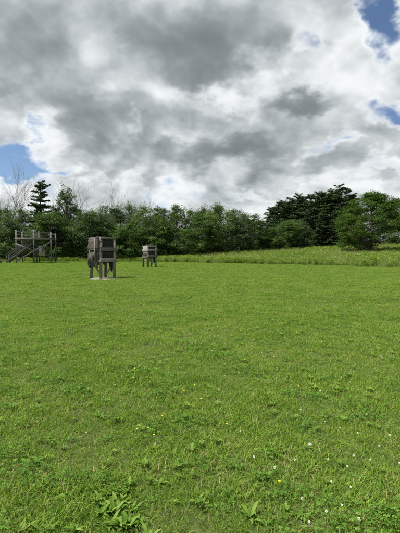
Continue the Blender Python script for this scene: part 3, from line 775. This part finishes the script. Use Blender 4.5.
# ------------------------------------------------------------------ weeds and flowers in the near lawn
def blade_leaf(b, base, az, L, W, pitch, curl, r_):
    """a broad lance-shaped leaf with a folded midrib"""
    m = 9; t = np.linspace(0, 1, m); O = np.array([math.cos(az), math.sin(az), 0]); S = np.array([-math.sin(az), math.cos(az), 0])
    ang = pitch - curl*t; dx = np.concatenate([[0], np.cumsum(np.cos(ang[:-1]))])*L/(m-1); dz = np.concatenate([[0], np.cumsum(np.sin(ang[:-1]))])*L/(m-1)
    C = np.array(base) + O*dx[:, None] + np.array([0, 0, 1.])*dz[:, None]
    wv = W*.5*np.clip(np.sin(math.pi*np.clip(t, .0, 1)**.85), 0, 1)**.8*(1+.10*np.sin(t*22+r_.uniform(0, 6))) + .0025*(1-t)
    up = W*.22*np.sin(math.pi*t)
    Lf = C - S*wv[:, None] + np.array([0, 0, 1.])*up[:, None]; Rt = C + S*wv[:, None] + np.array([0, 0, 1.])*up[:, None]
    V = np.stack([Lf, C, Rt], 1).reshape(-1, 3)
    f = [[3*i, 3*i+1, 3*i+4, 3*i+3] for i in range(m-1)] + [[3*i+1, 3*i+2, 3*i+5, 3*i+4] for i in range(m-1)]
    b.add(V, f)

def weed_mesh(seed, nl, L, W, upright):
    r_ = np.random.default_rng(seed); b = MB(); ts = []
    for k in range(nl):
        n0 = b.n
        blade_leaf(b, (r_.normal(0, .012), r_.normal(0, .012), .005), k*2.4+r_.normal(0, .3), L*r_.uniform(.55, 1.15), W*r_.uniform(.7, 1.15), upright*r_.uniform(.6, 1.2), r_.uniform(.5, 1.3), r_)
        ts += [r_.uniform(.15, .95)]*(b.n-n0)
    return mesh_np('weed', np.concatenate(b.v), np.concatenate(b.f), M['weed'], ts, True)
WK = [weed_mesh(81, 12, .120, .028, 1.1), weed_mesh(82, 9, .095, .027, .8), weed_mesh(83, 11, .075, .024, .55), weed_mesh(84, 9, .09, .018, .9)]
def put_weed(px, py, kind, s, label, group='broad-leaved weeds in the near lawn'):
    x, y = on_lawn(px, py)
    o = link('broadleaf_weed', WK[kind], None, (x, y, float(hgt(x, y))), random.uniform(0, 6.28)); o.scale = (s*.84,)*3
    tag(o, label, 'weed', group)
big = 'leaf clump within the largest patch of upright dock leaves, bottom left'
gb = 'dock clumps of the largest weed patch'
for px, py, k, s in [(113, 517, 0, 1.0), (122, 506, 0, .85), (104, 508, 1, 1.1), (118, 530, 0, .9), (128, 524, 1, 1.0), (108, 497, 1, .9), (133, 514, 3, 1.0), (116, 495, 0, .8), (125, 496, 1, .9), (101, 520, 0, .9), (110, 529, 1, 1.0), (126, 534, 0, .9), (138, 528, 1, .9), (105, 490, 3, 1.0), (119, 512, 1, 1.1)]:
    put_weed(px, py, k, s, big, gb)
for px, py, k, s, lab in [(48, 535, 1, 1.2, 'broad-leaved weed at the bottom edge left of the big dock patch'), (72, 538, 0, .9, 'upright weed at the bottom edge just left of the big dock patch'),
        (20, 536, 1, 1.0, 'broad weed in the bottom left corner'), (160, 486, 2, 1.1, 'yellow-green weed up and right of the big dock patch'), (150, 541, 1, .9, 'weed at the bottom edge right of the big dock patch'),
        (250, 522, 1, 1.1, 'leafy weed at the bottom centre left of the yellow flower'), (352, 508, 3, 1.1, 'narrow-leaved weed at the bottom right'), (392, 520, 1, 1.0, 'broad weed in the bottom right corner'),
        (312, 470, 2, 1.1, 'flat rosette right of the yellow flower'), (230, 470, 3, 1.0, 'narrow-leaved weed left of the yellow flower'), (344, 446, 2, 1.0, 'low rosette in the right of the near lawn'),
        (40, 410, 2, 1.2, 'flat rosette at the left of the lawn'), (100, 420, 3, 1.2, 'weed rosette in the left of the lawn below the yellow flowers'), (28, 462, 2, 1.0, 'low rosette above the bottom left corner'),
        (152, 452, 1, .9, 'small weed in the lower middle left of the lawn'), (300, 520, 2, 1.0, 'low rosette at the bottom among the clover heads'), (200, 505, 3, 1.0, 'weed at the bottom middle of the lawn'), (62, 500, 2, .9, 'low rosette left of the big dock patch'),
        (368, 470, 2, .9, 'low rosette near the right edge')]:
    put_weed(px, py, k, s, lab)

def clover_flower(seed, kind):
    """round head of many florets on a thin stem (white), or an open yellow flower"""
    r_ = np.random.default_rng(seed)
    sm = MB(); hz = .105; sm.tube([(0, 0, -.005), (.004, .002, hz*.5), (0, 0, hz)], [.0013, .0012, .0011], 5)
    if kind == 'white':
        m = 70; dr = r_.normal(0, 1, (m, 3)); dr /= np.linalg.norm(dr, axis=1)[:, None]; dr[:, 2] = dr[:, 2]*.9
        Pp = dr*.0085 + [0, 0, hz+.006]; v, f, t = leaf_cards(Pp, np.cross(dr, r_.normal(0, 1, (m, 3))), .0085, .0035, r_, r_.uniform(0, 1, m), .2, dr)
    else:
        m = 22; an = np.arange(m)*2.4; O = np.stack([np.cos(an), np.sin(an), .25+.5*(np.arange(m) % 3)], 1)
        v, f, t = leaf_cards(O*.007*[1, 1, .5] + [0, 0, hz+.003], np.array([0, 0, 1.])-O*.4, .013, .008, r_, r_.uniform(0, 1, m), .15, O)
    head = mesh_np('flower_head', v, f, M['white_petal' if kind == 'white' else 'yellow_petal'], t)
    tv = MB(); return head, mesh_np('stem', np.concatenate(sm.v), np.concatenate(sm.f), M['stem'], np.full(sm.n, .5), True)
CF = {k: [clover_flower(500+i, k) for i in range(3)] for k in ('white', 'yellow')}
def put_flower(px, py, kind, s, label, group, lift=.11):
    d_ = ray(px, py); t = (CAM_H-lift*.8*s)/-d_[2]; x, y = d_[0]*t, d_[1]*t
    r = bpy.data.objects.new('clover_flower' if kind == 'white' else 'yellow_flower', None); col.objects.link(r); r.empty_display_size = .02
    r.location = (x, y, float(hgt(x, y))); r.scale = (s*.64, s*.64, s*.78); r.rotation_euler = (random.gauss(0, .12), random.gauss(0, .12), random.uniform(0, 6))
    tag(r, label, 'flower', group); h, st_ = CF[kind][random.randrange(3)]
    link('flower_head', h, r); link('stem', st_, r)
gw, gy_ = 'white clover heads in the lawn', 'yellow flowers in the lawn'
near_white = [(303.5, 500, 'lone white clover head below and right of the yellow flower'), (331, 515, 'left of the two white clover heads close together at the bottom right'),
              (340, 509, 'right of the two white clover heads close together at the bottom right'), (357, 521.5, 'white clover head lowest at the bottom right'),
              (307, 525, 'white clover head lowest at the bottom, left of the others there'), (252.5, 458.5, 'white clover head left of the yellow flower'),
              (371, 461, 'white clover head right of the centre of the near lawn beside the right edge group'), (309, 445, 'left of two touching white clover heads in the near lawn'), (312, 445.5, 'right of two touching white clover heads in the near lawn')]
for px, py, lab in near_white: put_flower(px, py, 'white', random.uniform(1.0, 1.2), lab, gw)
for px, py in [(296, 461), (327, 460), (325, 422), (352, 455), (357, 433), (346, 468), (366, 414), (339, 428), (351, 490), (333, 485), (390, 435), (378, 447), (398, 465),
               (277, 367), (275, 355), (280, 320), (256, 322), (335, 321), (346, 372), (355, 336), (342, 376), (282, 369), (285, 337), (352, 380), (372, 337), (240, 433), (236, 402), (300, 409),
               (265, 316), (270, 326), (247, 345), (262, 352), (290, 346), (310, 352), (322, 341), (380, 355), (392, 370), (366, 391), (318, 390), (238, 372), (220, 390), (88, 434), (128, 372), (181, 340), (205, 333), (212, 350)]:
    put_flower(px, py, 'white', random.uniform(.85, 1.1), 'small white clover head scattered in the middle distance of the lawn', gw)
put_flower(275.5, 470, 'white', 1.25, 'pale flower standing right above the single yellow flower', gw)
put_flower(276, 486, 'yellow', 1.5, 'single bright yellow flower in the near right of the lawn', gy_)
for px, py in [(136.5, 429), (149, 430), (155, 436.5), (161, 417.5), (116, 386), (183.5, 391), (192, 384), (225, 425), (201, 399),
               (103.5, 363.5), (115, 378), (132.5, 379), (142.5, 359), (126.5, 362), (153.5, 363.5), (134, 369), (112, 360), (150, 379), (120, 353), (139, 367), (183, 390), (108, 371), (147, 371), (277, 368), (240, 330), (300, 385), (225, 376)]:
    put_flower(px, py, 'yellow', random.uniform(.95, 1.25), 'small yellow flower scattered in the lawn on the left and middle', gy_)

# ------------------------------------------------------------------ sky and light
FMEAN, FAMP, RELIEF, CGAIN = .60, 1.2, 2.0, .72
SUN_EL, SUN_AZ = R(60), R(-95)        # azimuth measured from +Y towards +X
w = bpy.data.worlds.new('World'); sc.world = w; w.use_nodes = True
nt = w.node_tree; nt.nodes.clear(); L = nt.links.new
tc = nt.nodes.new('ShaderNodeTexCoord')
def vm(op, a, b=None, sc_=None):
    n = nt.nodes.new('ShaderNodeVectorMath'); n.operation = op
    for i_, x in ((0, a), (1, b)):
        if x is None: continue
        if isinstance(x, tuple): n.inputs[i_].default_value = x
        else: L(x, n.inputs[i_])
    if sc_ is not None:
        if isinstance(sc_, (int, float)): n.inputs['Scale'].default_value = sc_
        else: L(sc_, n.inputs['Scale'])
    return n.outputs['Value'] if op in ('DISTANCE', 'DOT_PRODUCT', 'LENGTH') else n.outputs[0]
D_ = vm('NORMALIZE', tc.outputs['Generated'])
sep = nt.nodes.new('ShaderNodeSeparateXYZ'); L(D_, sep.inputs[0])
zc = math_n(nt, 'MAXIMUM', sep.outputs[2], 0.0)
SUN_D = (math.sin(SUN_AZ)*math.cos(SUN_EL), math.cos(SUN_AZ)*math.cos(SUN_EL), math.sin(SUN_EL))
def vnoise(vec, scale, detail, rough):
    n = nt.nodes.new('ShaderNodeTexNoise'); n.inputs['Scale'].default_value = scale; n.inputs['Detail'].default_value = detail; n.inputs['Roughness'].default_value = rough
    L(vec, n.inputs['Vector']); return vm('SUBTRACT', n.outputs['Color'], (.5, .5, .5))
def billow(vec, scale, detail):
    n = nt.nodes.new('ShaderNodeTexVoronoi'); n.feature = 'F1'; n.normalize = True
    n.inputs['Scale'].default_value = scale; n.inputs['Detail'].default_value = detail; n.inputs['Roughness'].default_value = .5
    L(vec, n.inputs['Vector']); return math_n(nt, 'SUBTRACT', 1.0, n.outputs['Distance'])
def plane(d):
    """where a line of sight meets the cloud deck (a shallow dome, so far clouds are not squashed flat)"""
    z = nt.nodes.new('ShaderNodeSeparateXYZ'); L(d, z.inputs[0])
    zz = math_n(nt, 'ADD', math_n(nt, 'MAXIMUM', z.outputs[2], 0.0), .50)
    q = vm('SCALE', d, sc_=math_n(nt, 'DIVIDE', 1.0, zz))
    return vm('ADD', vm('MULTIPLY', q, (1.3, 1.3, .9)), (5.3, 2.2, .4))
base = plane(D_)
warp = vm('ADD', vm('SCALE', vnoise(base, 1.1, 2, .5), sc_=.40), vm('SCALE', vnoise(base, 4.5, 3, .5), sc_=.10))
p0 = vm('ADD', base, warp)
p1 = vm('ADD', plane(vm('NORMALIZE', vm('ADD', D_, tuple(.045*q for q in SUN_D)))), warp)      # a step towards the sun
def field(p):
    a = noise(nt, p, 1.0, 2, .5)
    b = billow(p, 2.3, 1.0); c = billow(p, 6.5, 2.0)
    return math_n(nt, 'ADD', math_n(nt, 'MULTIPLY_ADD', a, .50, math_n(nt, 'MULTIPLY', b, .33)), math_n(nt, 'MULTIPLY', c, .17))
f0, f1 = field(p0), field(p1)
fine = noise(nt, p0, 9.0, 6, .56)
finec = math_n(nt, 'SUBTRACT', fine, .5)
Dw = vm('NORMALIZE', vm('ADD', D_, vm('SCALE', vnoise(base, 3.2, 5, .58), sc_=.30)))
# where this day's clouds are thick (+) or torn open (-): soft spots in the sky
bumps = [(6, 149, 40, 14, -.26), (44, 161, 34, 8, -.20), (406, 6, 15, 34, -.32), (398, 108, 30, 14, -.27), (318, 46, 16, 10, -.05), (320, 47, 13, 8, -.09), (294, 50, 13, 9, -.13), (324, 147, 26, 7, -.15), (252, 187, 22, 5, -.12), (160, 186, 22, 9, .14), (110, 172, 60, 12, .10), (330, 172, 50, 10, .04),
         (50, 26, 75, 38, .10), (215, 30, 75, 36, .13), (190, 78, 30, 18, .12), (195, 152, 75, 18, .20), (296, 96, 36, 9, .20), (300, 125, 60, 14, -.02), (80, 122, 50, 15, .13), (15, 75, 30, 16, .05), (20, 108, 34, 10, -.03),
         (105, 45, 22, 26, -.10), (222, 98, 40, 12, -.13), (262, 66, 22, 14, -.12), (165, 100, 30, 12, -.07), (330, 25, 50, 18, -.06), (350, 80, 60, 30, -.05), (129, 133, 8, 7, -.08), (385, 178, 30, 10, -.12), (330, 130, 70, 20, -.03), (300, 180, 50, 6, .05), (55, 176, 24, 6, -.10), (150, 190, 80, 9, -.05)
]
T = math_n(nt, 'MULTIPLY_ADD', math_n(nt, 'SUBTRACT', f0, FMEAN), FAMP, .53)
for (bx, by, rx, ry, amp) in bumps:
    c = ray(bx, by); c = c/np.linalg.norm(c)
    kz = rx/ry
    dist = vm('DISTANCE', vm('MULTIPLY', Dw, (1, 1, kz)), (float(c[0]), float(c[1]), float(c[2]*kz)))
    rad = rx/F*1.6
    mr = nt.nodes.new('ShaderNodeMapRange'); mr.interpolation_type = 'SMOOTHERSTEP'
    L(dist, mr.inputs[0]); mr.inputs[1].default_value = rad; mr.inputs[2].default_value = 0; mr.inputs[3].default_value = 0; mr.inputs[4].default_value = amp
    T = math_n(nt, 'ADD', T, mr.outputs[0])
lowz = nt.nodes.new('ShaderNodeMapRange'); L(sep.outputs[2], lowz.inputs[0]); lowz.inputs[1].default_value = .10; lowz.inputs[2].default_value = .28; lowz.inputs[3].default_value = -.02; lowz.inputs[4].default_value = 0
T = math_n(nt, 'ADD', T, lowz.outputs[0])       # far off the deck is thinner and brighter
Ta = math_n(nt, 'MULTIPLY_ADD', finec, .42, T)
alpha = nt.nodes.new('ShaderNodeMapRange'); alpha.interpolation_type = 'SMOOTHSTEP'
L(Ta, alpha.inputs[0]); alpha.inputs[1].default_value = .20; alpha.inputs[2].default_value = .44
relief = math_n(nt, 'MULTIPLY', math_n(nt, 'SUBTRACT', f0, f1), RELIEF)
q0 = vm('ADD', base, vm('SCALE', vnoise(base, 6.0, 3, .5), sc_=.10)); q1 = vm('ADD', q0, vm('SUBTRACT', p1, p0))
puff = math_n(nt, 'SUBTRACT', noise(nt, q0, 5.0, 4, .55), noise(nt, q1, 5.0, 4, .55))       # small puffs lit from the sun's side
thick = math_n(nt, 'SUBTRACT', math_n(nt, 'SUBTRACT', math_n(nt, 'MULTIPLY_ADD', finec, .16, T), relief), math_n(nt, 'MULTIPLY', puff, .22))
CLOUD = [(.28, (.54, .59, .64)), (.37, (.68, .70, .71)), (.45, (.55, .575, .58)), (.53, (.385, .416, .428)), (.62, (.246, .272, .284)), (.72, (.170, .191, .202)), (.86, (.130, .147, .156))]
ccol = ramp(nt, thick, [(p_, tuple(q*CGAIN for q in c_)) for p_, c_ in CLOUD], 'B_SPLINE')
sky = nt.nodes.new('ShaderNodeTexSky'); sky.sky_type = 'NISHITA'; sky.sun_disc = False
sky.sun_elevation = SUN_EL; sky.sun_rotation = SUN_AZ; sky.air_density = 1.0; sky.dust_density = .6; sky.ozone_density = 3.5
bg1 = nt.nodes.new('ShaderNodeBackground'); bg1.inputs[1].default_value = .06; sky.altitude = 1200; L(sky.outputs[0], bg1.inputs[0])
bg2 = nt.nodes.new('ShaderNodeBackground'); bg2.inputs[1].default_value = 1.0; L(ccol, bg2.inputs[0])
mxs = nt.nodes.new('ShaderNodeMixShader'); L(alpha.outputs[0], mxs.inputs[0]); L(bg1.outputs[0], mxs.inputs[1]); L(bg2.outputs[0], mxs.inputs[2])
wo = nt.nodes.new('ShaderNodeOutputWorld'); L(mxs.outputs[0], wo.inputs[0])
w.cycles.sampling_method = 'MANUAL'; w.cycles.sample_map_resolution = 512

sun = bpy.data.lights.new('sun', 'SUN'); sun.energy = 5.0; sun.angle = R(9); sun.color = (1, .95, .87)
so = bpy.data.objects.new('sun', sun); col.objects.link(so)
sd = Vector((math.sin(SUN_AZ)*math.cos(SUN_EL), math.cos(SUN_AZ)*math.cos(SUN_EL), math.sin(SUN_EL)))
so.rotation_euler = sd.to_track_quat('Z', 'Y').to_euler(); so.location = (0, 0, 40)

# ------------------------------------------------------------------ camera, view
cam = bpy.data.cameras.new('camera'); co = bpy.data.objects.new('camera', cam); col.objects.link(co)
co.location = (0, 0, CAM_H); co.rotation_euler = (R(90) - PITCH, 0, 0)
cam.sensor_fit = 'VERTICAL'; cam.sensor_height = 34.6; cam.lens = 34.6*F/533
cam.clip_start = .05; cam.clip_end = 3000
sc.camera = co
vs = sc.view_settings; sc.display_settings.display_device = 'sRGB'
vs.view_transform = 'Standard'; vs.look = 'None'; vs.exposure = 1.0; vs.gamma = 1; vs.use_curve_mapping = False
sc.cycles.max_bounces = 6; sc.cycles.diffuse_bounces = 3; sc.cycles.glossy_bounces = 2; sc.cycles.transmission_bounces = 4
sc.cycles.use_denoising = False; sc.cycles.sample_clamp_direct = 6; sc.cycles.sample_clamp_indirect = 3
